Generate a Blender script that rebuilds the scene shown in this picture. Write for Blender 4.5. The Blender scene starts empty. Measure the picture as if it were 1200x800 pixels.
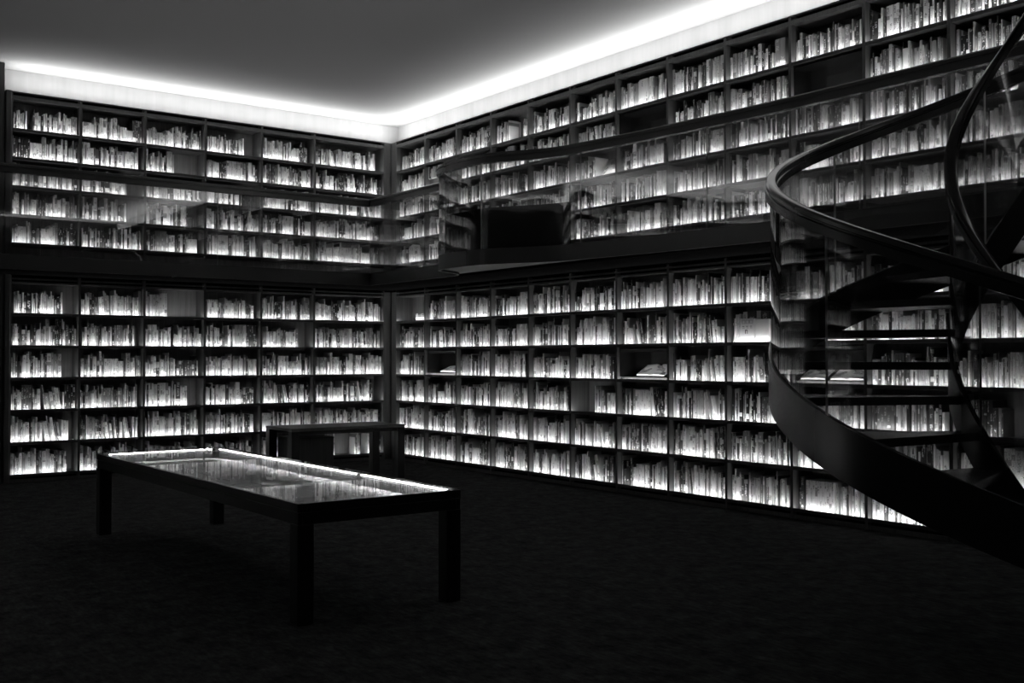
import bpy, bmesh, math, random
from math import sin, cos, pi, radians, atan2, sqrt
from mathutils import Vector, Matrix
from mathutils.bvhtree import BVHTree

# ------------------------------------------------------------------ camera, world, exposure
S = bpy.context.scene
COL = S.collection
EYE = 1.4055
cam = bpy.data.objects.new('camera', bpy.data.cameras.new('camera'))
COL.objects.link(cam)
cam.location = (0, 0, EYE)
cam.rotation_euler = (pi/2 + 0.016, 0, 0)
cam.data.sensor_width = 36
cam.data.lens = 1250/1200*36
cam.data.clip_end = 100
S.camera = cam
w = bpy.data.worlds.new('world'); S.world = w
w.use_nodes = True
w.node_tree.nodes['Background'].inputs[0].default_value = (0, 0, 0, 1)
w.node_tree.nodes['Background'].inputs[1].default_value = 0
S.view_settings.view_transform = 'Standard'
S.view_settings.look = 'None'
S.view_settings.exposure = 0
S.view_settings.gamma = 1
S.view_settings.use_curve_mapping = False
S.cycles.use_denoising = True
S.cycles.use_adaptive_sampling = False
S.cycles.denoising_prefilter = 'ACCURATE'
S.cycles.max_bounces = 10
S.cycles.diffuse_bounces = 5
S.cycles.glossy_bounces = 5
S.cycles.transparent_max_bounces = 40
S.cycles.sample_clamp_indirect = 4
S.cycles.caustics_reflective = False
S.cycles.caustics_refractive = False
SHELF_LIGHT = 31.0        # radiance of the light strips at the shelf edges
COVE_LIGHT = 54.0         # radiance of the strips hidden on top of the bookcases
CASE_LIGHT = 110.0         # light strips inside the glass topped table

# ------------------------------------------------------------------ measured frame of the room
TH = 0.6406
C0 = Vector((-1.7024, 14.9677))                    # inner corner of the two bookcase fronts
DR = Vector((sin(TH), -cos(TH)))                   # along the staircase wall, away from the corner
DL = Vector((-cos(TH), -sin(TH)))                  # along the bench wall, away from the corner
ANG_R, ANG_L = TH - pi/2, TH
def W2(R, L): return C0 + R*DR + L*DL
def W3(R, L, z): p = W2(R, L); return Vector((p.x, p.y, z))
DECK = 2.51; SOFFIT = 2.36; CEIL = 4.742; TOP = 4.4336; DEP = 0.297
LOW_Z = [0.0876 + 0.3655*k for k in range(6)]
UP_Z = [2.712 + 0.3245*k for k in range(5)]
RBAYS = [(0.134 + 0.7581*k, 0.134 + 0.7581*(k+1)) for k in range(13)]
LB = [0.10] + [0.4249 + 0.7515*k for k in range(1, 7)]
LBAYS = [(LB[k], LB[k+1]) for k in range(6)]
XBAYS = [(7.9 + 0.7515*k, 7.9 + 0.7515*(k+1)) for k in range(6)]      # unseen bays added past the plain stretch, so the glass reflects lit shelves
rnd = random.Random(11)

# ------------------------------------------------------------------ materials
def nmat(name):
    m = bpy.data.materials.new(name); m.use_nodes = True
    nt = m.node_tree; b = nt.nodes['Principled BSDF']
    return m, nt, b
def grey(v): return (v, v, v, 1)
def simple(name, v, rough=.5, metal=0, spec=.5):
    m, nt, b = nmat(name)
    b.inputs['Base Color'].default_value = grey(v)
    b.inputs['Roughness'].default_value = rough
    b.inputs['Metallic'].default_value = metal
    b.inputs['Specular IOR Level'].default_value = spec
    return m
def ramp(nt, src, lo, hi, a, b):
    r = nt.nodes.new('ShaderNodeMapRange')
    r.inputs['From Min'].default_value = lo; r.inputs['From Max'].default_value = hi
    r.inputs['To Min'].default_value = a; r.inputs['To Max'].default_value = b
    nt.links.new(src, r.inputs['Value']); return r.outputs['Result']
def mathn(nt, op, a, b=None, c=None):
    n = nt.nodes.new('ShaderNodeMath'); n.operation = op
    for i, v in enumerate((a, b, c)):
        if v is None: continue
        if isinstance(v, (int, float)): n.inputs[i].default_value = v
        else: nt.links.new(v, n.inputs[i])
    return n.outputs[0]
def noise(nt, vec, scale, detail=2, rough=.5):
    n = nt.nodes.new('ShaderNodeTexNoise')
    n.inputs['Scale'].default_value = scale; n.inputs['Detail'].default_value = detail
    n.inputs['Roughness'].default_value = rough
    if vec is not None: nt.links.new(vec, n.inputs['Vector'])
    return n.outputs['Fac']
def mapping(nt, scale, coord='Object'):
    t = nt.nodes.new('ShaderNodeTexCoord'); mp = nt.nodes.new('ShaderNodeMapping')
    mp.inputs['Scale'].default_value = scale
    nt.links.new(t.outputs[coord], mp.inputs['Vector']); return mp.outputs['Vector']
def wood(name, lo, hi, rough=.45, scale=(40, 40, 1.5)):
    m, nt, b = nmat(name)
    f = noise(nt, mapping(nt, scale), 1.0, 4, .6)
    v = ramp(nt, f, .3, .7, lo, hi)
    cb = nt.nodes.new('ShaderNodeCombineColor')
    for i in range(3): nt.links.new(v, cb.inputs[i])
    nt.links.new(cb.outputs[0], b.inputs['Base Color'])
    b.inputs['Roughness'].default_value = rough
    b.inputs['Specular IOR Level'].default_value = .3
    return m
def emit(name, strength):
    m = bpy.data.materials.new(name); m.use_nodes = True
    nt = m.node_tree; nt.nodes.clear()
    e = nt.nodes.new('ShaderNodeEmission'); o = nt.nodes.new('ShaderNodeOutputMaterial')
    e.inputs[0].default_value = (1, 1, 1, 1); e.inputs[1].default_value = strength
    nt.links.new(e.outputs[0], o.inputs[0]); return m
def glass(name, tint=.93, boost=1.0):
    m = bpy.data.materials.new(name); m.use_nodes = True
    nt = m.node_tree; nt.nodes.clear()
    g = nt.nodes.new('ShaderNodeNewGeometry')
    d = nt.nodes.new('ShaderNodeVectorMath'); d.operation = 'DOT_PRODUCT'
    nt.links.new(g.outputs['Normal'], d.inputs[0]); nt.links.new(g.outputs['Incoming'], d.inputs[1])
    c = mathn(nt, 'ABSOLUTE', d.outputs['Value'])
    p = mathn(nt, 'POWER', mathn(nt, 'SUBTRACT', 1.0, c), 5.0)
    F = mathn(nt, 'MINIMUM', mathn(nt, 'MULTIPLY', mathn(nt, 'MULTIPLY_ADD', p, .957, .043), boost), 1.0)
    t = nt.nodes.new('ShaderNodeBsdfTransparent'); t.inputs[0].default_value = grey(tint)
    gl = nt.nodes.new('ShaderNodeBsdfGlossy'); gl.inputs['Roughness'].default_value = 0.0
    mx = nt.nodes.new('ShaderNodeMixShader'); o = nt.nodes.new('ShaderNodeOutputMaterial')
    nt.links.new(F, mx.inputs[0]); nt.links.new(t.outputs[0], mx.inputs[1]); nt.links.new(gl.outputs[0], mx.inputs[2])
    nt.links.new(mx.outputs[0], o.inputs[0]); return m
def book_material():
    m, nt, b = nmat('book_cloth')
    uv = nt.nodes.new('ShaderNodeUVMap'); uv.uv_map = 'UVMap'
    at = nt.nodes.new('ShaderNodeAttribute'); at.attribute_name = 'tone'
    sd = nt.nodes.new('ShaderNodeAttribute'); sd.attribute_name = 'seed'
    sx = nt.nodes.new('ShaderNodeSeparateXYZ'); nt.links.new(uv.outputs[0], sx.inputs[0])
    u, v = sx.outputs[0], sx.outputs[1]
    def vec(ku, kv, off):
        c = nt.nodes.new('ShaderNodeCombineXYZ')
        nt.links.new(mathn(nt, 'MULTIPLY', u, ku), c.inputs[0]); nt.links.new(mathn(nt, 'MULTIPLY', v, kv), c.inputs[1])
        nt.links.new(mathn(nt, 'MULTIPLY_ADD', sd.outputs['Fac'], 61.0, off), c.inputs[2]); return c.outputs[0]
    letters = mathn(nt, 'GREATER_THAN', noise(nt, vec(3.2, 210, 0), 1, 1), .53)       # lettering along the spine
    words = mathn(nt, 'GREATER_THAN', noise(nt, vec(0, 15, 7.3), 1, 0), .53)         # where a title runs
    inband = mathn(nt, 'LESS_THAN', mathn(nt, 'ABSOLUTE', mathn(nt, 'SUBTRACT', u, .5)), .27)
    txt = mathn(nt, 'MULTIPLY', mathn(nt, 'MULTIPLY', letters, words), inband)
    block = mathn(nt, 'GREATER_THAN', noise(nt, vec(0, 9, 31.7), 1, 0), .69)          # a printed band on some spines
    tone = at.outputs['Fac']
    opp = mathn(nt, 'SUBTRACT', .8, mathn(nt, 'MULTIPLY', mathn(nt, 'GREATER_THAN', tone, .3), .77))
    def mixv(f, a, c):
        return mathn(nt, 'ADD', mathn(nt, 'MULTIPLY', a, mathn(nt, 'SUBTRACT', 1.0, f)), mathn(nt, 'MULTIPLY', c, f))
    k = mixv(mathn(nt, 'MULTIPLY', block, .65), tone, opp)
    opp2 = mathn(nt, 'SUBTRACT', .8, mathn(nt, 'MULTIPLY', mathn(nt, 'GREATER_THAN', k, .3), .77))
    k = mixv(mathn(nt, 'MULTIPLY', txt, .8), k, opp2)
    cb = nt.nodes.new('ShaderNodeCombineColor')
    for i in range(3): nt.links.new(k, cb.inputs[i])
    nt.links.new(cb.outputs[0], b.inputs['Base Color'])
    b.inputs['Roughness'].default_value = .5
    b.inputs['Specular IOR Level'].default_value = .25
    return m
def printed(name, paper=.75, ink=.1, scale=9.0, thr=.56):
    m, nt, b = nmat(name)
    vec = mapping(nt, (1, 1, 1))
    a = mathn(nt, 'GREATER_THAN', noise(nt, vec, scale, 0), thr)
    c = noise(nt, vec, scale*9, 3)
    f = mathn(nt, 'MULTIPLY', a, ramp(nt, c, .35, .65, .3, 1))
    v = mathn(nt, 'ADD', mathn(nt, 'MULTIPLY', f, ink - paper), paper)
    cb = nt.nodes.new('ShaderNodeCombineColor')
    for i in range(3): nt.links.new(v, cb.inputs[i])
    nt.links.new(cb.outputs[0], b.inputs['Base Color'])
    b.inputs['Roughness'].default_value = .6
    return m
def carpet():
    m, nt, b = nmat('carpet')
    f1 = noise(nt, mapping(nt, (1, 1, 1)), 7.0, 5, .7)
    f2 = noise(nt, mapping(nt, (14, 40, 1)), 1.0, 3, .6)
    v = mathn(nt, 'MULTIPLY', ramp(nt, f1, .32, .68, .45, 1.5), ramp(nt, f2, .3, .7, .028, .062))
    cb = nt.nodes.new('ShaderNodeCombineColor')
    for i in range(3): nt.links.new(v, cb.inputs[i])
    nt.links.new(cb.outputs[0], b.inputs['Base Color'])
    b.inputs['Roughness'].default_value = 1.0
    b.inputs['Specular IOR Level'].default_value = .05
    bp = nt.nodes.new('ShaderNodeBump'); bp.inputs['Strength'].default_value = .35; bp.inputs['Distance'].default_value = .01
    nt.links.new(noise(nt, mapping(nt, (60, 120, 60)), 1, 2), bp.inputs['Height'])
    nt.links.new(bp.outputs[0], b.inputs['Normal'])
    return m

M = dict(
    shelf=wood('dark_shelf_wood', .045, .08), panel=wood('shelf_side_wood', .075, .12), back=wood('shelf_back_wood', .09, .15, .55),
    band=wood('cove_panel_wood', .40, .46, .5, (9, 9, .5)),
    steel=simple('blackened_steel', .024, .26), black=simple('matt_black_soffit_and_gap_shade', .007, .9, 0, 0), rail=simple('black_lacquer_rail', .035, .22),
    table=wood('black_stained_wood', .008, .014, .35), bench=wood('dark_bench_wood', .12, .18, .4, (30, 3, 30)),
    boxm=wood('grey_box_wood', .07, .10, .5), gloss=simple('black_gloss_lining', .012, .12, 0, .6), bgloss=simple('black_gloss_lacquer', .008, .05, 0, 1.0),
    ceiling=simple('white_ceiling_paint', .40, .9, 0, .1), wall=simple('dark_wall_paint', .05, .8, 0, .2),
    pages=simple('book_pages', .55, .8), linen=simple('pale_case_linen', .5, .9), paper=simple('paper', .7, .7),
    print=printed('printed_page'), dark_print=printed('dark_printed_sheet', .22, .05, 6, .5),
    glass=glass('clear_glass', .94, 2.9), tglass=glass('table_glass', .95, 1.0), carpet=carpet(), edge=simple('polished_glass_edge', .32, .2), book=book_material(),
    led=emit('shelf_light_strip', SHELF_LIGHT), cove=emit('cove_light_strip', COVE_LIGHT), cove_dim=emit('dim_cove_light_strip', COVE_LIGHT*.45), dled=emit('display_light_strip', 11.0), caseled=emit('case_light_strip', CASE_LIGHT),
    whitecover=simple('white_cover', .8, .5), ink=simple('printing_ink', .06, .6))

# ------------------------------------------------------------------ mesh helper
BLOCK_V, BLOCK_F = [], []
class MB:
    def __init__(s): s.v = []; s.f = []; s.m = []; s.sm = []
    def face(s, idx, m=0, smooth=False): s.f.append(idx); s.m.append(m); s.sm.append(smooth)
    def box(s, x0, x1, y0, y1, z0, z1, m=0):
        n = len(s.v)
        s.v += [(x0, y0, z0), (x1, y0, z0), (x1, y1, z0), (x0, y1, z0), (x0, y0, z1), (x1, y0, z1), (x1, y1, z1), (x0, y1, z1)]
        for q in ((0, 3, 2, 1), (4, 5, 6, 7), (0, 1, 5, 4), (1, 2, 6, 5), (2, 3, 7, 6), (3, 0, 4, 7)):
            s.face([n+i for i in q], m)
        return s
    def bev(s, x0, x1, y0, y1, z0, z1, b=.004, m=0):
        bm = bmesh.new()
        bmesh.ops.create_cube(bm, size=1)
        for v in bm.verts:
            v.co = Vector(((x0+x1)/2 + v.co.x*(x1-x0), (y0+y1)/2 + v.co.y*(y1-y0), (z0+z1)/2 + v.co.z*(z1-z0)))
        bmesh.ops.bevel(bm, geom=list(bm.edges), offset=b, segments=1, affect='EDGES')
        bm.verts.index_update(); n = len(s.v)
        s.v += [tuple(v.co) for v in bm.verts]
        for f in bm.faces: s.face([n+v.index for v in f.verts], m)
        bm.free(); return s
    def sweep(s, path, prof, closed_prof=True, m=0, smooth=False, zadd=None, endm=None):
        """path: list of (point2d, normal2d, z); prof: list of (n, z) offsets"""
        n0 = len(s.v); k = len(prof)
        for (p, nn, z) in path:
            for (a, b) in prof: s.v.append((p[0]+nn[0]*a, p[1]+nn[1]*a, max(z+b, 0.0) if zadd is None else max(z+b, zadd)))
        for i in range(len(path)-1):
            for j in range(k if closed_prof else k-1):
                a = n0+i*k+j; b = n0+i*k+(j+1) % k
                s.face([a, b, b+k, a+k], m, smooth)
        if closed_prof:
            em = m if endm is None else endm
            s.face([n0+j for j in range(k)][::-1], em); e = n0+(len(path)-1)*k
            s.face([e+j for j in range(k)], em)
        return s
    def mesh(s, name, mats):
        me = bpy.data.meshes.new(name); me.from_pydata(s.v, [], s.f)
        for mt in mats: me.materials.append(mt)
        me.polygons.foreach_set('material_index', s.m)
        me.polygons.foreach_set('use_smooth', s.sm)
        me.update(); return me
    def obj(s, name, mats, parent=None, loc=None, rz=0, block=False, fix=True):
        me = s.mesh(name, mats if isinstance(mats, list) else [mats])
        if fix:
            bm = bmesh.new(); bm.from_mesh(me); bmesh.ops.recalc_face_normals(bm, faces=bm.faces); bm.to_mesh(me); bm.free()
        return link(name, me, parent, loc, rz, block)
def link(name, me, parent=None, loc=None, rz=0, block=False):
    o = bpy.data.objects.new(name, me); COL.objects.link(o)
    if parent is not None: o.parent = parent
    if loc is not None: o.location = loc
    o.rotation_euler = (0, 0, rz)
    if block:
        mw = o.matrix_basis if parent is None else parent.matrix_basis @ o.matrix_basis
        n = len(BLOCK_V); BLOCK_V.extend([mw @ v.co for v in me.vertices])
        BLOCK_F.extend([[n+i for i in p.vertices] for p in me.polygons])
    return o
def empty(name, loc, rz=0):
    o = bpy.data.objects.new(name, None); COL.objects.link(o)
    o.location = loc; o.rotation_euler = (0, 0, rz); o.empty_display_size = .1
    return o
def tag(o, label, cat, group=None, kind=None):
    o['label'] = label; o['category'] = cat
    if group: o['group'] = group
    if kind: o['kind'] = kind
    return o
def struct(o): o['kind'] = 'structure'; return o
ORD = ['first', 'second', 'third', 'fourth', 'fifth', 'sixth', 'seventh', 'eighth', 'ninth', 'tenth', 'eleventh', 'twelfth', 'thirteenth']

# ------------------------------------------------------------------ room shell (local frame of the staircase wall: x along R, y = -L)
RMAX, LMAX = 15.6, 12.75
def shell(name, mb, mat):
    return struct(mb.obj(name, mat, None, (C0.x, C0.y, 0), ANG_R))
shell('floor', MB().box(-DEP-.15, RMAX+.15, -LMAX-.15, DEP+.15, -.1, 0), M['carpet'])
shell('ceiling', MB().box(-DEP-.15, RMAX+.15, -LMAX-.15, DEP+.15, CEIL, CEIL+.1), M['ceiling'])
shell('wall_right', MB().box(-DEP-.14, RMAX+.14, DEP+.002, DEP+.14, 0, CEIL), M['wall'])
shell('wall_left', MB().box(-DEP-.14, -DEP-.002, -LMAX-.14, DEP+.002, 0, CEIL), M['wall'])
b = MB().box(RMAX, RMAX+.14, -LMAX-.14, DEP, 0, CEIL); b.box(RMAX-.3, RMAX, -LMAX, DEP-.002, 0, TOP); b.box(RMAX-.3, RMAX-.285, -LMAX, DEP-.002, TOP, TOP+.03)
shell('wall_back', b, M['wall'])
b = MB().box(-DEP, RMAX, -LMAX-.14, -LMAX, 0, CEIL); b.box(.002, RMAX-.3, -LMAX, -LMAX+.3, 0, TOP); b.box(.002, RMAX-.3, -LMAX+.285, -LMAX+.3, TOP, TOP+.03)
shell('wall_front', b, M['wall'])
# lit wooden fascia boards above the bookcases
shell('trim_1', MB().box(-DEP-.002, RMAX-.3, DEP-.014, DEP, TOP-.02, CEIL-.001), M['band'])
shell('trim_2', MB().box(-DEP, -DEP+.014, -LB[-1]-.02, DEP-.014, TOP-.02, CEIL-.001).box(-DEP, -DEP+.014, -LMAX+.3, -7.89, TOP-.02, CEIL-.001), M['band'])
# pilaster that closes the bench wall bookcases
b = MB().bev(-DEP, -.004, -5.75, -LB[-1]-.07, 0, CEIL-.001, .006); b.bev(-DEP, .035, -LB[-1]-.065, -LB[-1]-.004, 0, TOP, .006)
shell('trim_3', b, M['panel'])
# the long panel beyond the bookcases on both walls
shell('trim_4', MB().box(RBAYS[-1][1]+.02, RMAX-.3, 0, DEP-.016, 0, TOP), M['wall'])
shell('trim_5', MB().box(-DEP+.002, .0, -7.885, -5.76, 0, TOP), M['wall'])
# corner post between the two runs
shell('trim_6', MB().bev(-DEP+.01, RBAYS[0][0]-.001, .002, DEP-.016, DECK, TOP-.0005, .002).box(.01, RBAYS[0][0]-.004, .004, DEP-.016, 0, SOFFIT-.03)
      .bev(-DEP+.016, .0, -LBAYS[0][0]+.001, .001, DECK, TOP-.0005, .002).box(-DEP+.016, .0, -LBAYS[0][0]+.004, .002, 0, SOFFIT-.03), M['panel'])

# ------------------------------------------------------------------ concealed cove lights
def cove(label, x0, x1, y0, y1, mat='cove'):
    b = MB(); b.box(x0, x1, y0, y1, TOP+.0008, TOP+.004)
    t = empty('cove_light', (C0.x, C0.y, 0), ANG_R); tag(t, label, 'light strip')
    b.obj('channel', M['steel'], t)
    # a flat upper face and a face tilted towards the room
    n = MB(); z0, z1 = TOP+.0045, TOP+.0115
    cx, cy = (RMAX-.3)/2, -LMAX/2
    if x1-x0 > y1-y0:
        f, bk = (y0, y1) if abs(cy-y0) < abs(cy-y1) else (y1, y0); m_ = f+(bk-f)*.42
        n.v = [(x0, f, z0), (x1, f, z0), (x0, m_, z1), (x1, m_, z1), (x0, bk, z1), (x1, bk, z1)]
    else:
        f, bk = (x0, x1) if abs(cx-x0) < abs(cx-x1) else (x1, x0); m_ = f+(bk-f)*.42
        n.v = [(f, y0, z0), (f, y1, z0), (m_, y0, z1), (m_, y1, z1), (bk, y0, z1), (bk, y1, z1)]
    n.v += [(n.v[4][0], n.v[4][1], z0), (n.v[5][0], n.v[5][1], z0)]
    n.face([0, 1, 3, 2], 0); n.face([2, 3, 5, 4], 0); n.face([4, 5, 7, 6], 1); n.face([6, 7, 1, 0], 1); n.face([0, 2, 4, 6], 1); n.face([1, 7, 5, 3], 1)
    n.obj('diffuser', [M[mat], M['steel']], t)
cove('white light strip hidden on top of the staircase wall bookcases', -.05, RMAX-.35, .055, .095)
cove('white light strip hidden on top of the bench wall bookcases', -.095, -.055, -LB[-1], .05)
cove('white light strip on top of the bookcases beyond the plain stretch of wall', -.095, -.055, -LMAX+.35, -7.9)
cove('white light strip on top of the short wall behind the viewer', RMAX-.24, RMAX-.2, -LMAX+.05, -.3, 'cove_dim')
cove('white light strip on top of the long wall behind the viewer', .2, RMAX-.35, -LMAX+.2, -LMAX+.24, 'cove_dim')

# ------------------------------------------------------------------ bookcases
CACHE = {}
def case_meshes(wd, upper):
    key = (round(wd, 4), upper)
    if key in CACHE: return CACHE[key]
    t = .0148
    zs = [z-DECK for z in UP_Z] if upper else LOW_Z
    H = TOP-DECK if upper else SOFFIT-.012
    lid = H-.080 if upper else 2.262
    d = {}
    d['side_panel_a'] = MB().bev(.0005, t, 0, DEP-.018, 0, H, .0015)
    d['side_panel_b'] = MB().bev(wd-t, wd-.0005, 0, DEP-.018, 0, H, .0015)
    d['back_panel'] = MB().box(t, wd-t, DEP-.032, DEP-.018, .02, H-.02)
    sh = MB(); sh.bev(t+.0005, wd-t-.0005, .004, DEP-.033, -.02, 0, .0015); sh.bev(t+.0005, wd-t-.0005, 0, .005, -.022, .008, .001)
    d['shelf'] = sh
    n = MB(); x0, x1 = t+.004, wd-t-.004
    n.v = [(x0, .0065, .0005), (x0, .0065, .0095), (x0, .0155, .0005), (x1, .0065, .0005), (x1, .0065, .0095), (x1, .0155, .0005)]
    n.face([0, 1, 4, 3], 0); n.face([0, 3, 5, 2], 0); n.face([1, 2, 5, 4], 1); n.face([0, 2, 1], 0); n.face([3, 4, 5], 0)
    d['light_strip'] = n
    c = MB()  # recess behind the boards is coloured black so the gap reads as shaded
    c.bev(t+.0005, wd-t-.0005, .004, DEP-.033, lid, lid+.016, .0015)
    c.bev(t+.0005, wd-t-.0005, 0, .012, lid-.004, lid+.034 if upper else lid+.016, .0015)
    if upper: c.bev(-.0 + .0008, wd-.0008, -.004, .03, H-.011, H, .002); c.box(t+.0005, wd-t-.0005, .09, DEP-.033, lid+.017, H-.0005, 1)
    else: c.bev(t+.0005, wd-t-.0005, 0, .012, lid+.038, lid+.058, .0015); c.box(t+.0005, wd-t-.0005, .05, DEP-.033, lid+.017, H-.002, 1)
    d['cornice'] = c
    if upper: p = MB().bev(t+.0005, wd-t-.0005, .004, .02, .0, .15, .0015)
    else: p = MB().bev(t+.0005, wd-t-.0005, .003, .018, .002, .04, .0015).box(t+.0005, wd-t-.0005, .05, .064, .0, .066, 1)  # board behind the plinth gap is black, its shade put into the colour
    d['plinth'] = p
    r = {}
    for k, mb in d.items():
        mats = {'side_panel_a': [M['panel']], 'side_panel_b': [M['panel']], 'back_panel': [M['back']], 'shelf': [M['shelf']],
                'light_strip': [M['shelf'], M['led']], 'cornice': [M['panel'], M['black']], 'plinth': [M['panel'], M['black']]}[k]
        nm = k.replace('_a', '').replace('_b', '') if k.startswith('side') else k
        me = mb.mesh(nm, mats)
        bm = bmesh.new(); bm.from_mesh(me); bmesh.ops.recalc_face_normals(bm, faces=bm.faces); bm.to_mesh(me); bm.free()
        r[k] = me
    CACHE[key] = (r, zs); return CACHE[key]
def bookcase(loc, rz, wd, upper, label, group):
    r, zs = case_meshes(wd, upper)
    t = tag(empty('bookcase', loc, rz), label, 'bookcase', group)
    link('side_panel', r['side_panel_a'], t); link('side_panel', r['side_panel_b'], t)
    link('back_panel', r['back_panel'], t); link('cornice', r['cornice'], t); link('plinth', r['plinth'], t)
    for z in zs:
        s = link('shelf', r['shelf'], t, (0, 0, z)); link('light_strip', r['light_strip'], s)
SPECIAL_CASE = {('R', 6, 0): ', half-empty fourth shelf', ('R', 0, 0): ', stack of flat books at top'}
BAY = []     # (wall, index, upper, origin xy, rz, width)
for i, (a, c) in enumerate(RBAYS):
    for up in (0, 1):
        o = W2(a, 0); BAY.append(('R', i, up, o, ANG_R, c-a))
        bookcase((o.x, o.y, DECK if up else 0), ANG_R, c-a, up,
                 '%s bookcase from the corner along the staircase wall, %s' % (ORD[i], 'upper tier behind the gallery glass' if up else 'lower tier on the carpet'),
                 'upper bookcases of the staircase wall' if up else 'lower bookcases of the staircase wall')
for i, (a, c) in enumerate(LBAYS):
    for up in (0, 1):
        o = W2(0, c); BAY.append(('L', i, up, o, ANG_L, c-a))
        bookcase((o.x, o.y, DECK if up else 0), ANG_L, c-a, up,
                 '%s bookcase from the corner along the bench wall, %s' % (ORD[i], 'upper tier behind the gallery glass' if up else 'lower tier on the carpet'),
                 'upper bookcases of the bench wall' if up else 'lower bookcases of the bench wall')

for i, (a, c) in enumerate(XBAYS):  # bays out of view, added for lit shelves in the glass reflections
    for up in (0, 1):
        o = W2(0, c); BAY.append(('X', i, up, o, ANG_L, c-a))
        bookcase((o.x, o.y, DECK if up else 0), ANG_L, c-a, up,
                 '%s added unseen bookcase beyond the plain stretch of bench wall, %s' % (ORD[i], 'upper tier on the gallery' if up else 'lower tier on the carpet'),
                 'added upper bookcases beyond the plain wall' if up else 'added lower bookcases beyond the plain wall')

# ------------------------------------------------------------------ gallery walkway and its glass balustrade
def catmull(P, n=8):
    out = []
    for i in range(len(P)-1):
        p0, p1, p2, p3 = P[max(i-1, 0)], P[i], P[i+1], P[min(i+2, len(P)-1)]
        for k in range(n):
            t = k/n
            out.append(tuple(.5*((2*p1[j]) + (p2[j]-p0[j])*t + (2*p0[j]-5*p1[j]+4*p2[j]-p3[j])*t*t + (3*p1[j]-p0[j]-3*p2[j]+p3[j])*t**3) for j in (0, 1)))
    out.append(P[-1]); return out
GW = .75
BULGE = [(2.55, .75), (2.80, .76), (3.02, .90), (3.14, 1.12), (3.26, 1.29), (3.46, 1.37), (3.80, 1.385), (4.15, 1.36), (4.42, 1.24), (4.66, 1.09), (4.95, .97),
         (5.35, .91), (5.9, .845), (6.5, .80), (7.1, .765), (7.7, .75)]
right_path = [(GW+.0008, GW), (1.4, GW), (2.0, GW)] + catmull(BULGE, 6) + [(8.2, GW), (8.8, GW), (9.62, GW)]
left_path = [(GW, 12.4), (GW, 10.73), (GW, 8.75), (GW, 6.77), (GW, 4.79), (GW, 3.8), (GW, 2.81), (GW, 1.8), (GW, GW+.0008)]
def as_path(RL, z, mit0=None, mit1=None):
    P = [W2(*q) for q in RL]; out = []
    for i, p in enumerate(P):
        a = P[max(i-1, 0)]; c = P[min(i+1, len(P)-1)]
        t = (c-a).normalized(); n = Vector((-t.y, t.x)); s = 1.0
        if i > 0 and i < len(P)-1:
            t1 = (P[i]-P[i-1]).normalized(); s = 1/max(.5, Vector((-t1.y, t1.x)).dot(n))
        if i == 0 and mit0 is not None: n, s = mit0, 1
        if i == len(P)-1 and mit1 is not None: n, s = mit1, 1
        out.append((p, n*s, z))
    return out
# deck as one solid, fascia and soffit edge as parts
gw = tag(empty('gallery_walkway', W3(0, 0, 0)), 'dark steel gallery running along both book walls with a curved outward bulge', 'walkway')
def local(mb):
    o = W3(0, 0, 0); mb.v = [(v[0]-o.x, v[1]-o.y, v[2]-o.z) for v in mb.v]; return mb
mit = (DR+DL)                          # mitre direction at the inside corner
d = MB()
def strip(mb, A, Bp, z0, z1):
    n = len(mb.v)
    for a, c in zip(A, Bp):
        for q, z in ((a, z0), (a, z1), (c, z0), (c, z1)): mb.v.append((q.x, q.y, z))
    for i in range(len(A)-1):
        k = n+4*i
        mb.face([k, k+4, k+6, k+2]); mb.face([k+1, k+3, k+7, k+5]); mb.face([k, k+1, k+5, k+4]); mb.face([k+2, k+6, k+7, k+3])
    mb.face([n, n+2, n+3, n+1]); k = n+4*(len(A)-1); mb.face([k, k+1, k+3, k+2])
# inner straight slab reaches back under the upper bookcases, a slightly higher slab makes the bulge
strip(d, [W2(-DEP+.02, l) for l in (12.42, -DEP+.02)], [W2(GW-.02, l) for l in (12.42, GW-.02)], SOFFIT-.006, DECK-.001)
strip(d, [W2(r, -DEP+.02) for r in (-DEP+.02, 11.2)], [W2(r, GW-.02) for r in (GW-.02, 11.2)], SOFFIT-.006, DECK-.001)
local(d).obj('deck', M['black'], gw, block=True)
bul = [q for q in right_path if q[0] > 2.6 and q[0] < 7.8]
d = MB(); strip(d, [W2(r, GW-.019) for r, l in bul], [W2(r, max(l-.012, GW-.018)) for r, l in bul], SOFFIT+.022, DECK-.002)
local(d).obj('bulge_soffit', M['boxm'], gw, block=True)  # paler than the deck: the lower shelves' light is put into its colour
FAS = [(-.014, SOFFIT-DECK-.002), (.014, SOFFIT-DECK-.002), (.014, .006), (.006, .006), (.006, -.012), (-.006, -.012), (-.006, .006), (-.014, .006)]
mL = -mit
local(MB().sweep(as_path(left_path, DECK, None, mL), FAS)).obj('fascia', M['steel'], gw, block=True)
local(MB().sweep(as_path(right_path, DECK, mL, None), FAS)).obj('fascia', M['steel'], gw, block=True)
RAIL = [(-.034, -.012), (-.024, 0), (.024, 0), (.034, -.012), (.034, -.036), (.026, -.040), (.026, -.048), (.034, -.052), (.034, -.098), (-.034, -.098), (-.034, -.052), (-.026, -.048), (-.026, -.040), (-.034, -.036)]
RT = 3.482
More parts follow.
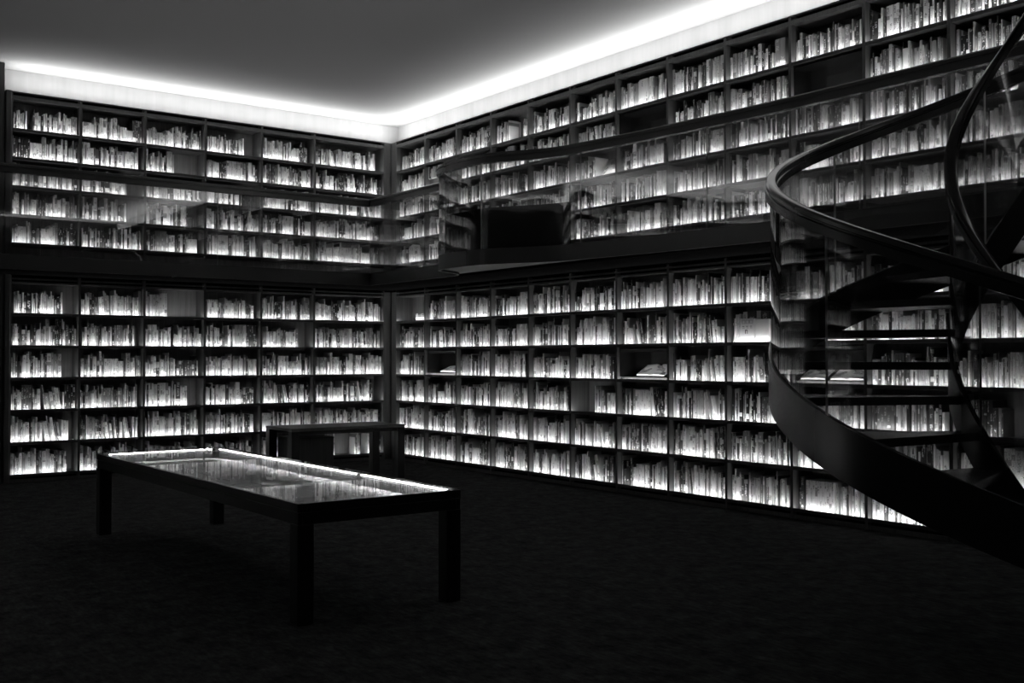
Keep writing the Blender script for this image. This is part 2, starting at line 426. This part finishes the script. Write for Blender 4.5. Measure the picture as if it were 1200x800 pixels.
def balustrade(path, breaks, label, m0=None, m1=None):
    o = W3(path[0][0], path[0][1], DECK)
    t = tag(empty('glass_balustrade', o), label, 'balustrade')
    def loc_(mb): mb.v = [(v[0]-o.x, v[1]-o.y, v[2]-o.z) for v in mb.v]; return mb
    loc_(MB().sweep(as_path(path, RT, m0, m1), RAIL)).obj('handrail', M['rail'], t, block=True)
    segs = []; cur = []
    for i, q in enumerate(path):
        cur.append(q)
        if i in breaks: segs.append(cur); cur = [q]
    segs.append(cur)
    segs = [q for q in segs if len(q) > 1]
    for k, s in enumerate(segs):
        s0, s1 = k, k == len(segs)-1
        s = list(s); a = Vector(s[0]); c = Vector(s[1])
        if k or m0 is None: s[0] = tuple(a + (c-a).normalized()*.004)
        a = Vector(s[-1]); c = Vector(s[-2])
        if not s1 or m1 is None: s[-1] = tuple(a + (c-a).normalized()*.004)
        zz = DECK+.001
        loc_(MB().sweep(as_path(s, 0, m0 if s0 == 0 else None, m1 if s1 else None), [(-.005, zz+.0062), (.005, zz+.0062), (.005, RT-.099), (-.005, RT-.099)], smooth=False, endm=1)).obj('glass_panel', [M['glass'], M['edge']], t)
    return t
def smooth_panels(t):
    for ch in t.children:
        if ch.name.startswith('glass_panel'):
            ch.data.polygons.foreach_set('use_smooth', [len(p.vertices) == 4 and abs(p.normal.z) < .5 for p in ch.data.polygons])
            ch.data.set_sharp_from_angle(angle=radians(40))
tl = balustrade(left_path, {1, 2, 3, 4, 6}, 'straight clear glass balustrade of the gallery along the bench wall with black handrail', None, mL)
ib = [i for i, q in enumerate(right_path) if i in ()]
def near(R): return min(range(len(right_path)), key=lambda i: abs(right_path[i][0]-R))
tr = balustrade(right_path, {near(2.55), near(3.26), near(4.15), near(5.2), near(6.75), near(8.2)}, 'curving clear glass balustrade of the gallery along the staircase wall with black handrail', mL, None)
smooth_panels(tl); smooth_panels(tr)

# curved glossy bench that follows the bulge behind its glass
cb_ = [q for q in right_path if 3.1 < q[0] < 5.02]
o = W3(4.0, 1.0, DECK)
cbt = tag(empty('curved_bench', o), 'low curved black glossy bench behind the bulging glass of the gallery', 'bench')
def cl(mb): mb.v = [(v[0]-o.x, v[1]-o.y, v[2]-o.z) for v in mb.v]; return mb
pth = as_path(cb_, DECK)
cl(MB().sweep(pth, [(.06, .0005), (.085, .0005), (.085, .405), (.06, .405)])).obj('front_panel', M['bgloss'], cbt)
cl(MB().sweep(pth, [(.052, .4055), (.19, .4055), (.19, .43), (.052, .43)])).obj('seat', M['bgloss'], cbt)
for ch in cbt.children:
    ch.data.polygons.foreach_set('use_smooth', [True]*len(ch.data.polygons)); ch.data.set_sharp_from_angle(angle=radians(50))

# ------------------------------------------------------------------ spiral staircase
SC = Vector((2.665, 5.63)); RO, RI = 1.257, .320
SA, SB, SD, SH, SRH = .588, .474, .263, .959, .095
def hel(r, t0, t1, dz, n=90):
    out = []
    for i in range(n+1):
        t = t0+(t1-t0)*i/n; ph = -pi/2-t; e = Vector((cos(ph), sin(ph)))
        out.append((Vector((e.x*r, e.y*r)), e, SA+SB*t+dz))
    return out
st = tag(empty('spiral_staircase', (SC.x, SC.y, 0)), 'dark spiral staircase with curved glass sides rising from the carpet to the gallery', 'staircase')
T0, T1 = -.86, 4.28
STR = [(-.018, -SD), (.018, -SD), (.018, 0), (.008, 0), (.008, -.018), (-.008, -.018), (-.008, 0), (-.018, 0)]
def finish(o, ang=35):
    o.data.polygons.foreach_set('use_smooth', [True]*len(o.data.polygons)); o.data.set_sharp_from_angle(angle=radians(ang)); return o
finish(MB().sweep(hel(RO, T0, T1, 0, 130), STR).obj('stringer', M['steel'], st, block=True))
finish(MB().sweep(hel(RI, T0, T1, 0, 130), STR).obj('stringer', M['steel'], st, block=True))
SRAIL = [(-.03, -.014), (-.022, -.003), (-.012, 0), (.012, 0), (.022, -.003), (.03, -.014), (.031, -.032), (.024, -.037), (.024, -.045), (.031, -.050), (.031, -.095), (-.031, -.095), (-.031, -.050), (-.024, -.045), (-.024, -.037), (-.031, -.032)]
finish(MB().sweep(hel(RO, T0, T1, SH, 130), SRAIL).obj('handrail', M['rail'], st, block=True), 32)
finish(MB().sweep(hel(RI, T0, T1, SH, 130), SRAIL).obj('handrail', M['rail'], st, block=True), 32)
GP = [(-.005, -.016), (.005, -.016), (.005, SH-SRH-.001), (-.005, SH-SRH-.001)]
for r, cuts in ((RO, [T0, -.3, 1.16, 2.62, 4.08, T1]), (RI, [T0, 1.0, 3.08, T1])):
    for a, c in zip(cuts[:-1], cuts[1:]):
        finish(MB().sweep(hel(r, a+.003/r, c-.003/r, 0, max(10, int((c-a)*30))), GP, endm=1).obj('glass_panel', [M['glass'], M['edge']], st))
RISE = DECK/14; DT = RISE/SB
for k in range(1, 14):
    z = RISE*k-.047; tm = (z-SA+.13)/SB; a0, a1 = tm-DT/2-.03, tm+DT/2+.03
    b = MB(); n = 9
    for i in range(n+1):
        ph = -pi/2-(a0+(a1-a0)*i/n)
        for r, zz in ((RI+.02, z-.042), (RI+.02, z), (RO-.02, z), (RO-.02, z-.042)): b.v.append((cos(ph)*r, sin(ph)*r, zz))
    for i in range(n):
        for j in range(4): b.face([4*i+j, 4*i+(j+1) % 4, 4*i+4+(j+1) % 4, 4*i+4+j])
    b.face([0, 3, 2, 1]); b.face([4*n, 4*n+1, 4*n+2, 4*n+3])
    b.obj('tread', M['steel'], st, block=True)
# landing that joins the gallery
LC = -pi/2-T1
b = MB(); pts = [W2(10.12, GW-.01), W2(11.2, GW-.01), W2(11.2, 1.95), W2(10.55, 1.95)]
ph = -pi/2-T1-.06
pts = [W2(10.2, GW-.005), W2(11.2, GW-.005), W2(11.2, 2.0), SC+Vector((cos(ph), sin(ph)))*(RI+.03), SC+Vector((cos(ph), sin(ph)))*(RO-.03)]
b.v = [(p.x-SC.x, p.y-SC.y, DECK-.13) for p in pts]+[(p.x-SC.x, p.y-SC.y, DECK-.002) for p in pts]
b.face([0, 1, 2, 3, 4]); b.face([9, 8, 7, 6, 5])
for i in range(5): b.face([i, (i+1) % 5, 5+(i+1) % 5, 5+i])
b.obj('landing', M['steel'], st)

# ------------------------------------------------------------------ glass topped display table (local x along R, y = -L)
def rl_obj(mb, name, mat, parent, block=False): return mb.obj(name, mat, parent, block=block)
tR0, tR1, tL0, tL1, tH = 4.15, 7.85, 4.10, 5.13, .65
lenT, widT = tR1-tR0, tL1-tL0
tb = tag(empty('display_table', W3(tR0, tL1, 0), ANG_R), 'long low black display table with a lit glass top standing on the open carpet', 'table')
for x in (.0, lenT-.095):
    for y in (0, widT-.095): MB().bev(x, x+.095, y, y+.095, 0, .53, .003).obj('leg', M['table'], tb, block=True)
a = MB(); th = .03
for x0, x1, y0, y1 in ((0, lenT, 0, th), (0, lenT, widT-th, widT), (0, th, th, widT-th), (lenT-th, lenT, th, widT-th)):
    a.bev(x0+.004, x1-.004 if x1 > x0+.1 else x1, y0+.004 if y1-y0 < .1 else y0, y1, .53, .592, .002)
    a.bev(x0, x1, y0, y1, .597, .642, .002)
a.obj('apron', M['table'], tb, block=True)
MB().box(th, lenT-th, th, widT-th, .548, .560).obj('case_floor', M['linen'], tb)
lin = MB()
for x0, x1, y0, y1 in ((th, lenT-th, th, th+.004), (th, lenT-th, widT-th-.004, widT-th), (th, th+.004, th+.004, widT-th-.004), (lenT-th-.004, lenT-th, th+.004, widT-th-.004)):
    lin.box(x0, x1, y0, y1, .5605, .622)
lin.obj('case_lining', M['boxm'], tb)
for x0, x1, y0, y1 in ((th+.06, lenT-th-.06, widT-th-.014, widT-th-.0045), (th+.06, lenT-th-.06, th+.0045, th+.014), (th+.0045, th+.014, th+.06, widT-th-.06), (lenT-th-.014, lenT-th-.0045, th+.06, widT-th-.06)):
    MB().box(x0, x1, y0, y1, .630, .637).obj('light_strip', M['caseled'], tb)
po = MB()
for x in (th+.005, lenT-th-.035):
    for y in (th+.005, widT-th-.035): po.bev(x, x+.03, y, y+.03, .5605, .641, .002)
po.bev(lenT*.69, lenT*.69+.025, widT-th-.034, widT-th-.005, .5605, .641, .002)
po.obj('corner_block', M['table'], tb)
MB().bev(.002, lenT-.002, .002, widT-.002, .643, .651, .0015).obj('glass_top', M['tglass'], tb)

# things laid out under the glass
def open_book(loc, rz, wid, hgt, label, tilt=0, group=None, mat='print', lift=0):
    t = tag(empty('open_book', loc, rz), label, 'open book', group); t.rotation_euler = (tilt, 0, rz)
    c = MB(); c.box(-wid-.004, wid+.004, -.004, hgt+.004, 0, .004); c.obj('cover', M['steel'], t)
    p = MB(); n = 10; pr = []
    for i in range(2*n+1):
        x = -wid+wid*i/n; u = abs(x)/wid
        pr.append((x, .005+.026*(1-(1-min(u*3.2, 1))**2)*(1-.55*u)))
    k = len(p.v)
    for x, z in pr: p.v += [(x, 0, z), (x, hgt, z), (x, 0, .0045), (x, hgt, .0045)]
    for i in range(2*n):
        q = 4*i
        p.face([q, q+4, q+5, q+1], 0, True); p.face([q+2, q+3, q+7, q+6], 1); p.face([q, q+2, q+6, q+4], 1); p.face([q+1, q+5, q+7, q+3], 1)
    p.face([0, 1, 3, 2], 1); q = 8*n; p.face([q, q+2, q+3, q+1], 1)
    p.obj('page_block', [M[mat], M['pages']], t); return t
def sheet(loc, rz, sx, sy, mat, label, name='printed_sheet', thick=.003):
    return tag(MB().bev(-sx/2, sx/2, -sy/2, sy/2, 0, thick, .001).obj(name, M[mat], None, loc, rz), label, 'sheet')
Z = .5605
sheet(W3(4.78, 4.35, Z), ANG_R+.05, .30, .36, 'dark_print', 'dark printed sheet under the glass at the far inner corner of the table')
sheet(W3(4.62, 4.83, Z), ANG_R-.03, .28, .34, 'dark_print', 'dark printed sheet under the glass at the far end, outer side')
open_book(W3(5.5, 4.72, Z), ANG_R, .2, .27, 'open book with printed pages under the glass nearer the far end of the table')
sheet(W3(5.55, 4.27, Z), ANG_R+.02, .42, .2, 'print', 'pale printed sheet under the glass along the lit inner edge')
open_book(W3(6.35, 4.65, Z), ANG_R+.03, .2, .27, 'open book lying at the middle of the glass table')
sheet(W3(6.9, 4.35, Z), ANG_R, .3, .4, 'print', 'pale printed sheet under the glass past the middle of the table')
sheet(W3(7.25, 4.75, Z), ANG_R-.04, .36, .3, 'dark_print', 'dark printed sheet under the glass at the near end of the table')

# ------------------------------------------------------------------ bench table by the corner (local x = -L direction towards the corner)
bR0, bR1, bL0, bL1, bH = 1.50, 2.19, 1.08, 2.52, .635
bt = tag(empty('bench_table', W3(bR1, bL1, 0), ANG_L), 'low dark wooden table with thin top and square legs in front of the corner shelves', 'table')
lx, ly = bL1-bL0, bR1-bR0
MB().bev(0, lx, 0, ly, bH-.035, bH, .003).obj('table_top', M['bench'], bt, block=True)
for x in (.0, lx-.095):
    for y in (.0, ly-.095): MB().bev(x, x+.095, y, y+.095, 0, bH-.036, .003).obj('leg', M['table'], bt, block=True)
a = MB(); a.bev(.095, lx-.095, .02, .045, bH-.075, bH-.036, .002); a.bev(.095, lx-.095, ly-.045, ly-.02, bH-.075, bH-.036, .002)
a.obj('apron', M['table'], bt)
bx = tag(empty('storage_box', W3(2.06, 2.49, 0), ANG_L), 'grey wooden box cabinet standing under the low table by the corner', 'cabinet')
MB().bev(.098, .57, .04, .52, .03, .50, .004).obj('body', M['boxm'], bx, block=True)
MB().bev(.096, .575, .035, .525, .501, .515, .002).obj('lid', M['boxm'], bx)
MB().bev(.11, .56, .05, .51, 0, .029, .002).obj('base', M['table'], bx)

# ------------------------------------------------------------------ books
def book_geo(mb_v, mb_f, mb_m, uvs, w_, h, d, T):
    """a closed book standing with its spine at y = 0; T places a local point"""
    n = len(mb_v); ch = .003; e = min(.0035, w_*.18); r = min(.006, w_*.25)
    ol = [(0, d), (0, r*.6), (w_*.22, 0), (w_*.78, 0), (w_, r*.6), (w_, d)]
    il = [(e, d-.004), (e, r*.6+e), (w_*.3, e), (w_*.7, e), (w_-e, r*.6+e), (w_-e, d-.004)]
    us = [0, .02, .22, .78, .98, 1.0]
    for z in (0, h):
        for x, y in ol: mb_v.append(T(x, y, z))
    for z in (h, h-ch):
        for x, y in il: mb_v.append(T(x, y, z))
    def add(ix, uv, m): mb_f.append([n+i for i in ix]); mb_m.append(m); uvs.extend(uv)
    for i in range(6):
        j = (i+1) % 6
        if i in (0, 4, 5): uv = [(0, 0)]*4
        else: uv = [(us[i], 0), (us[j], 0), (us[j], h), (us[i], h)]
        add([i, j, 6+j, 6+i], uv, 0)
    add([5, 4, 3, 2, 1, 0], [(0, 0)]*6, 0)
    for i in range(6):
        j = (i+1) % 6
        add([6+i, 6+j, 12+j, 12+i], [(0, 0)]*4, 0)
        add([12+i, 12+j, 18+j, 18+i], [(0, 0)]*4, 1)
    add([18, 19, 20, 21, 22, 23], [(0, 0)]*6, 1)
    return 20
def finish_books(name, v, f, m, uvs, tone, seed):
    me = bpy.data.meshes.new(name); me.from_pydata(v, [], f)
    me.materials.append(M['book']); me.materials.append(M['pages'])
    me.polygons.foreach_set('material_index', m)
    uv = me.uv_layers.new(name='UVMap'); uv.data.foreach_set('uv', [c for p in uvs for c in p])
    a = me.attributes.new('tone', 'FLOAT', 'FACE'); a.data.foreach_set('value', tone)
    a = me.attributes.new('seed', 'FLOAT', 'FACE'); a.data.foreach_set('value', seed)
    me.update(); return me
# which stretches of a compartment hold books (fractions from the photo's left); row 0 is the lowest shelf
FILL = {
 ('L', 5, 1, 4): [(.02, .22), (.3, 1)], ('L', 5, 0, 5): [(.04, .8)], ('L', 5, 0, 3): [(.0, .8)], ('L', 5, 0, 1): [(0, .9)], ('L', 5, 0, 0): [(0, .88)],
 ('L', 4, 1, 2): [(0, .76)], ('L', 4, 1, 1): [(0, .75)],
 ('L', 3, 1, 3): [(0, .5)], ('L', 3, 1, 1): [(.02, .75)], ('L', 3, 1, 0): [(.02, .92)], ('L', 3, 0, 5): [(0, .4)], ('L', 3, 0, 2): [(0, .75)],
 ('L', 2, 1, 4): [(0, .72)], ('L', 2, 1, 2): [(0, .75)], ('L', 1, 0, 4): [(0, .75)], ('L', 2, 0, 5): [(.02, .95)],
 ('L', 0, 0, 0): [(.15, .35), (.6, .68), (.8, 1)],
 ('R', 0, 1, 4): [(.08, .95)], ('R', 0, 0, 5): [], ('R', 1, 1, 3): [], ('R', 1, 0, 3): [],
 ('R', 3, 1, 4): [(.03, .42), (.78, 1)], ('R', 5, 1, 2): [(.02, .5)], ('R', 5, 0, 3): [(0, .88)], ('R', 5, 0, 2): [(.46, 1)],
 ('R', 6, 1, 3): [], ('R', 6, 0, 3): [], ('R', 9, 1, 3): [], ('R', 9, 0, 3): [],
 ('R', 4, 0, 1): [(0, .86)], ('R', 8, 1, 4): [(0, .74)], ('R', 8, 0, 4): [(.03, .17), (.69, .95)], ('R', 9, 0, 0): [(.02, .14), (.56, 1)],
 ('R', 11, 0, 2): [(0, .5)], ('R', 5, 1, 3): [(.1, .97)], ('R', 7, 1, 3): [(.06, .95)],
}
BOOKS = []
def tone_pick(q):
    x = rnd.random()
    if x < .48: return rnd.uniform(.55, .88)
    if x < .70: return rnd.uniform(.16, .45)
    return rnd.uniform(.012, .09)
def add_book(wall, bi, up, row, o, rz, x, y, z, w_, h, d, tilt, tone, idx):
    ux = Vector((cos(rz), sin(rz))); uy = Vector((-sin(rz), cos(rz)))
    p = o+ux*x+uy*y
    BOOKS.append(dict(wall=wall, bi=bi, up=up, row=row, idx=idx, loc=Vector((p.x, p.y, z)), rz=rz, tilt=tilt, w=w_, h=h, d=d, tone=tone, seed=rnd.random()))
for (wall, bi, up, o, rz, wd) in BAY:
    zs = UP_Z if up else LOW_Z
    for row, z in enumerate(zs):
        clear = (.29 if up else .325)
        idx = 0
        key = (wall, bi, up, row)
        spans = FILL.get(key)
        if spans is None:
            spans = [(0, 1)] if rnd.random() < .7 else [(0, rnd.uniform(.9, .97))]
        xa, xb = .019, wd-.019
        mean_h = rnd.uniform(.205, .235) if up else rnd.uniform(.225, .262)
        for (fa, fb) in spans:
            x = xa+(xb-xa)*fa+.002; end = xa+(xb-xa)*fb
            lean = 0; nlean = 0; serie = 0
            while True:
                if serie <= 0:
                    w_ = min(.055, max(.008, rnd.lognormvariate(math.log(.0172), .45)))
                    h = min(clear-.012, max(.15, rnd.gauss(mean_h, .034))); tone = tone_pick(0)
                    dd = min(.215, max(.12, h*rnd.uniform(.65, .85)))
                    if rnd.random() < .07: serie = rnd.randint(2, 6); w_ = min(w_, .03)
                else: serie -= 1
                tilt = 0; x0 = x
                if nlean > 0:
                    nlean -= 1; tilt = -lean; wx = w_/cos(lean); h = min(h, clear-.03)
                    if lean_first: x0 = x+h*sin(lean); lean_first = False
                    nx = x0+wx+.0008
                else:
                    nx = x+w_+.0006+(.007*rnd.random() if rnd.random() < .22 else 0)
                if nx > end+.0005: break
                y = .050+rnd.random()*.012+(.03*rnd.random() if rnd.random() < .13 else 0)
                dd = min(dd, DEP-.036-y)
                zz = z+.0005
                add_book(wall, bi, up, row, o, rz, x0, y, zz, w_, h, dd, tilt, tone, idx); idx += 1
                x = nx
                if nlean == 0 and lean > 0: x += .001; lean = 0
                if nlean == 0 and x > xa+.15 and x < end-.2 and rnd.random() < .016:
                    lean = rnd.uniform(.06, .2); nlean = rnd.randint(3, 8); lean_first = True; serie = 0
                if x > end-.006: break

# special sets: grey box set, white boxed set, wide pale volumes
def frame_of(wall, bi, up):
    for q in BAY:
        if q[0] == wall and q[1] == bi and q[2] == up: return q
_, _, _, o, rz, wd = frame_of('R', 8, 1)
for k, (x, w_) in enumerate(((.57, .055), (.627, .055))): add_book('R', 8, 1, 4, o, rz, x, .03, UP_Z[4]+.0005, w_, .262, .22, 0, .3, 90+k)
_, _, _, o, rz, wd = frame_of('R', 9, 0)
x = .125
for k in range(12): add_book('R', 9, 0, 0, o, rz, x, .036, LOW_Z[0]+.0005, .0235, .262, .2, 0, .8, 40+k); x += .0242
_, _, _, o, rz, wd = frame_of('R', 1, 1)
x = .03
for k in range(12):
    w_ = rnd.uniform(.015, .035)
    if x+w_ > .66: break
    add_book('R', 1, 1, 3, o, rz, x, .036, UP_Z[3]+.122, w_, rnd.uniform(.13, .17), .12, 0, tone_pick(0), k); x += w_+.002

# boxes, inserts, open books and stacks on the shelves
def insert_box(wall, bi, up, row, h, label, base=.055, lit=False):
    _, _, _, o, rz, wd = frame_of(wall, bi, up)
    z = (UP_Z if up else LOW_Z)[row]
    t = tag(empty('display_insert', (o.x, o.y, z+.0005), rz), label, 'display box')
    x0, x1 = .0195, wd-.0195; y1 = DEP-.036
    MB().bev(x0, x1, .06, y1, 0, base, .002).obj('plinth', M['shelf'], t)
    if h > 0:
        l = MB(); l.box(x0, x0+.006, .03, y1, base+.0005, h); l.box(x1-.006, x1, .03, y1, base+.0005, h)
        l.box(x0+.006, x1-.006, y1-.006, y1, base+.0005, h); l.box(x0+.006, x1-.006, .03, y1-.006, h-.006, h)
        l.obj('lining', M['gloss'], t)
        if lit:
            q = MB(); ya, yb, zz_ = .036, .056, h-.0125
            q.box(x0+.03, x1-.03, ya, yb, h-.012, h-.0065); q.box(x0+.0065, x1-.0065, .0302, .0345, h-.034, h-.0065)
            q.v += [(x0+.035, ya+.003, zz_), (x1-.035, ya+.003, zz_), (x1-.035, yb-.003, zz_), (x0+.035, yb-.003, zz_)]
            q.face([16, 19, 18, 17], 1); q.obj('light_strip', [M['steel'], M['dled']], t, fix=False)
    return o, rz, z+.0005+base, wd
def at(o, rz, x, y, z): return Vector((o.x+cos(rz)*x-sin(rz)*y, o.y+sin(rz)*x+cos(rz)*y, z))
o, rz, z, wd = insert_box('R', 6, 1, 3, .285, 'black glossy display box in the seventh upper bookcase of the staircase wall', .012)
sheet(at(o, rz, .5, .1, z+.001), rz+.1, .3, .12, 'print', 'white crumpled leaflet lying in the black display box of the upper tier', 'leaflet', .012)
insert_box('R', 9, 1, 3, .285, 'empty black glossy display box high up in the tenth upper bookcase', .012)
o, rz, z, wd = insert_box('R', 6, 0, 3, .325, 'black glossy display box holding a slanted catalogue in the seventh lower bookcase', .03, True)
open_book(at(o, rz, .45, .06, z+.012), rz, .2, .19, 'slanted open catalogue on the black display shelf of the seventh lower bookcase', tilt=.55)
o, rz, z, wd = insert_box('R', 1, 0, 3, .325, 'black glossy display box with an open book in the second lower bookcase', .03, True)
open_book(at(o, rz, .47, .065, z+.012), rz-.06, .19, .16, 'white open book with raised pages in the second lower bookcase from the corner', tilt=.4)
o, rz, z, wd = insert_box('R', 9, 0, 3, .325, 'dark display shelf with two open books in the tenth lower bookcase behind stair glass', .03, True)
open_book(at(o, rz, .54, .055, z+.006), rz, .165, .2, 'larger open picture book behind the stair glass with two illustrated pages', tilt=.5)
open_book(at(o, rz, .19, .055, z+.006), rz+.08, .12, .18, 'smaller open book beside the larger picture book behind the stair glass', tilt=.46)
insert_box('R', 1, 1, 3, 0, 'raised black platform under short leaning books in the second upper bookcase', .12)
_, _, _, o, rz, wd = frame_of('R', 5, 1)
open_book(at(o, rz, .56, .10, UP_Z[2]+.006), rz, .12, .2, 'open illustrated magazine propped at the end of the sixth upper bookcase shelf', tilt=1.15)
def flat_book(o, rz, x, y, z, w_, d, t_, tone, label, group=None, ang=0):
    v, f, m, uvs = [], [], [], []
    n = book_geo(v, f, m, uvs, t_, w_, d, lambda a, b_, c: (c, b_, a))
    me = finish_books('book', v, f, m, uvs, [tone]*n, [rnd.random()]*n)
    bm = bmesh.new(); bm.from_mesh(me); bmesh.ops.recalc_face_normals(bm, faces=bm.faces); bm.to_mesh(me); bm.free()
    ob = link('book', me, None, at(o, rz, x, y+.03, z), rz+ang); tag(ob, label, 'book', group); return ob
_, _, _, o, rz, wd = frame_of('R', 0, 0)
zz = LOW_Z[5]+.0005
for k, (t_, tone, nm) in enumerate(((.03, .7, 'pale bottom'), (.022, .75, 'white second'), (.028, .2, 'grey third'), (.024, .08, 'dark top'))):
    flat_book(o, rz, .43-.004*k, .036, zz, .27-.012*k, .18, t_, tone, '%s book of the flat stack on the top lower shelf beside the corner' % nm, 'flat stack beside the corner'); zz += t_+.0004
# wide pale volumes with a printed front, faced out on the ninth lower bookcase
_, _, _, o, rz, wd = frame_of('R', 8, 0)
z = LOW_Z[4]+.0005
t = tag(empty('book', at(o, rz, .148, .036, z), rz), 'white book faced out with a grid and small arch printed on its cover', 'book')
MB().bev(0, .175, 0, .03, 0, .225, .002).obj('cover', M['whitecover'], t)
pr = MB()
for k in range(3):
    x = .022+.045*k
    for a0, a1, c0, c1 in ((x, x+.036, .178, .180), (x, x+.036, .208, .210), (x, x+.002, .180, .208), (x+.034, x+.036, .180, .208)): pr.box(a0, a1, -.0015, -.0003, c0, c1)
    for j in range(2): pr.box(x+.004+.014*j, x+.013+.014*j, -.0015, -.0003, .150, .156); pr.box(x+.008+.012*j, x+.016+.012*j, -.0015, -.0003, .136, .140)
pr.box(.058, .066, -.0015, -.0003, .085, .120); pr.box(.066, .082, -.0015, -.0003, .112, .120); pr.box(.082, .087, -.0015, -.0003, .085, .120)
pr.obj('cover_print', M['ink'], t)
t2 = tag(empty('book', at(o, rz, .326, .038, z), rz), 'plain white book faced out beside the white book with the printed grid', 'book')
MB().bev(0, .155, 0, .03, 0, .215, .002).obj('cover', M['whitecover'], t2)
MB().bev(.004, .151, .004, .026, .2152, .2165, .0005).obj('page_block', M['pages'], t2)
_, _, _, o, rz, wd = frame_of('R', 8, 0)
# a tall screen of grey boards behind the two faced out volumes
for k, (x, w_, h, tn) in enumerate(((.14, .05, .29, .7), (.196, .10, .29, .1), (.30, .05, .295, .6), (.354, .09, .285, .12))):
    add_book('R', 8, 0, 4, o, rz, x, .082, z, w_, h, .17, 0, tn, 60+k)

# ------------------------------------------------------------------ which books show largest
bvh = BVHTree.FromPolygons(BLOCK_V, BLOCK_F)
eye = Vector((0, 0, EYE)); cp, sp = cos(.016), sin(.016)
def pix(p):
    zz = p.z-EYE; fw = cp*p.y+sp*zz; u = cp*zz-sp*p.y
    return 600+1250*p.x/fw, 400-1250*u/fw, fw
def Rm(bk): return Matrix.Rotation(bk['rz'], 3, 'Z') @ Matrix.Rotation(bk['tilt'], 3, 'Y')
for bk in BOOKS:
    R = Rm(bk); vis = 0
    for fx, fz in ((.5, .25), (.5, .5), (.5, .8)):
        p = bk['loc']+R @ Vector((bk['w']*fx, -.004, bk['h']*fz))
        x, y, fw = pix(p)
        if not (1 < x < 1199 and 1 < y < 799): continue
        dv = p-eye; dist = dv.length
        if bvh.ray_cast(eye, dv/dist, dist-.01)[0] is None: vis += 1
    a = bk['loc']; c = bk['loc']+R @ Vector((bk['w'], 0, bk['h']))
    xa, ya, fa = pix(a); xc, yc, fc = pix(c)
    bk['area'] = abs(xa-xc)*abs(ya-yc)*vis/3 if vis >= 2 else 0
order = sorted(range(len(BOOKS)), key=lambda i: -BOOKS[i]['area'])
solo = set(order[:288])
SHELF_L = {0: 'bottom shelf', 1: 'second shelf up', 2: 'third shelf up', 3: 'fourth shelf up', 4: 'fifth shelf up', 5: 'top shelf'}
SHELF_U = {0: 'bottom shelf', 1: 'second shelf up', 2: 'third shelf up', 3: 'fourth shelf up', 4: 'top shelf'}
def nth(k): return '%d%s' % (k, 'th' if 10 <= k % 100 <= 20 else {1: 'st', 2: 'nd', 3: 'rd'}.get(k % 10, 'th'))
# count along each shelf from the corner side
rows = {}
for i, bk in enumerate(BOOKS): rows.setdefault((bk['wall'], bk['bi'], bk['up'], bk['row']), []).append(i)
for k, ids in rows.items():
    ux = Vector((cos(BOOKS[ids[0]]['rz']), sin(BOOKS[ids[0]]['rz']), 0))
    ids.sort(key=lambda i: BOOKS[i]['loc'].dot(ux)*(1 if k[0] == 'R' else -1))
    for n, i in enumerate(ids): BOOKS[i]['ord'] = n+1
sv, sf, sm, suv, stn, ssd = [], [], [], [], [], []
for i, bk in enumerate(BOOKS):
    R = Rm(bk)
    if i in solo:
        v, f, m, uvs = [], [], [], []
        n = book_geo(v, f, m, uvs, bk['w'], bk['h'], bk['d'], lambda x, y, z: (x, y, z))
        me = finish_books('book', v, f, m, uvs, [bk['tone']]*n, [bk['seed']]*n)
        ob = link('book', me, None, bk['loc'], bk['rz']); ob.rotation_euler = (0, bk['tilt'], bk['rz'])
        tn = 'pale' if bk['tone'] > .48 else 'grey' if bk['tone'] > .15 else 'dark'
        sz = 'thick' if bk['w'] > .033 else 'slim' if bk['w'] < .016 else 'upright'
        if bk['tilt']: sz = 'leaning'
        tag(ob, '%s %s book, %s from corner, %s, %s %s bookcase on %s wall' % (
            tn, sz, nth(bk['ord']), (SHELF_U if bk['up'] else SHELF_L)[bk['row']], ORD[bk['bi']], 'upper' if bk['up'] else 'lower',
            'staircase' if bk['wall'] == 'R' else 'bench'), 'book', 'upright books on the %s wall' % ('staircase' if bk['wall'] == 'R' else 'bench'))
    else:
        L0 = bk['loc']
        n = book_geo(sv, sf, sm, suv, bk['w'], bk['h'], bk['d'], lambda x, y, z: tuple(L0+R @ Vector((x, y, z))))
        stn += [bk['tone']]*n; ssd += [bk['seed']]*n
me = finish_books('shelved_books', sv, sf, sm, suv, stn, ssd)
ob = link('shelved_books', me); tag(ob, 'long rows of upright books filling the farther shelves of both lit walls', 'books', None, 'stuff')
print('books', len(BOOKS), 'solo', len(solo), 'min area', BOOKS[order[287]]['area'])
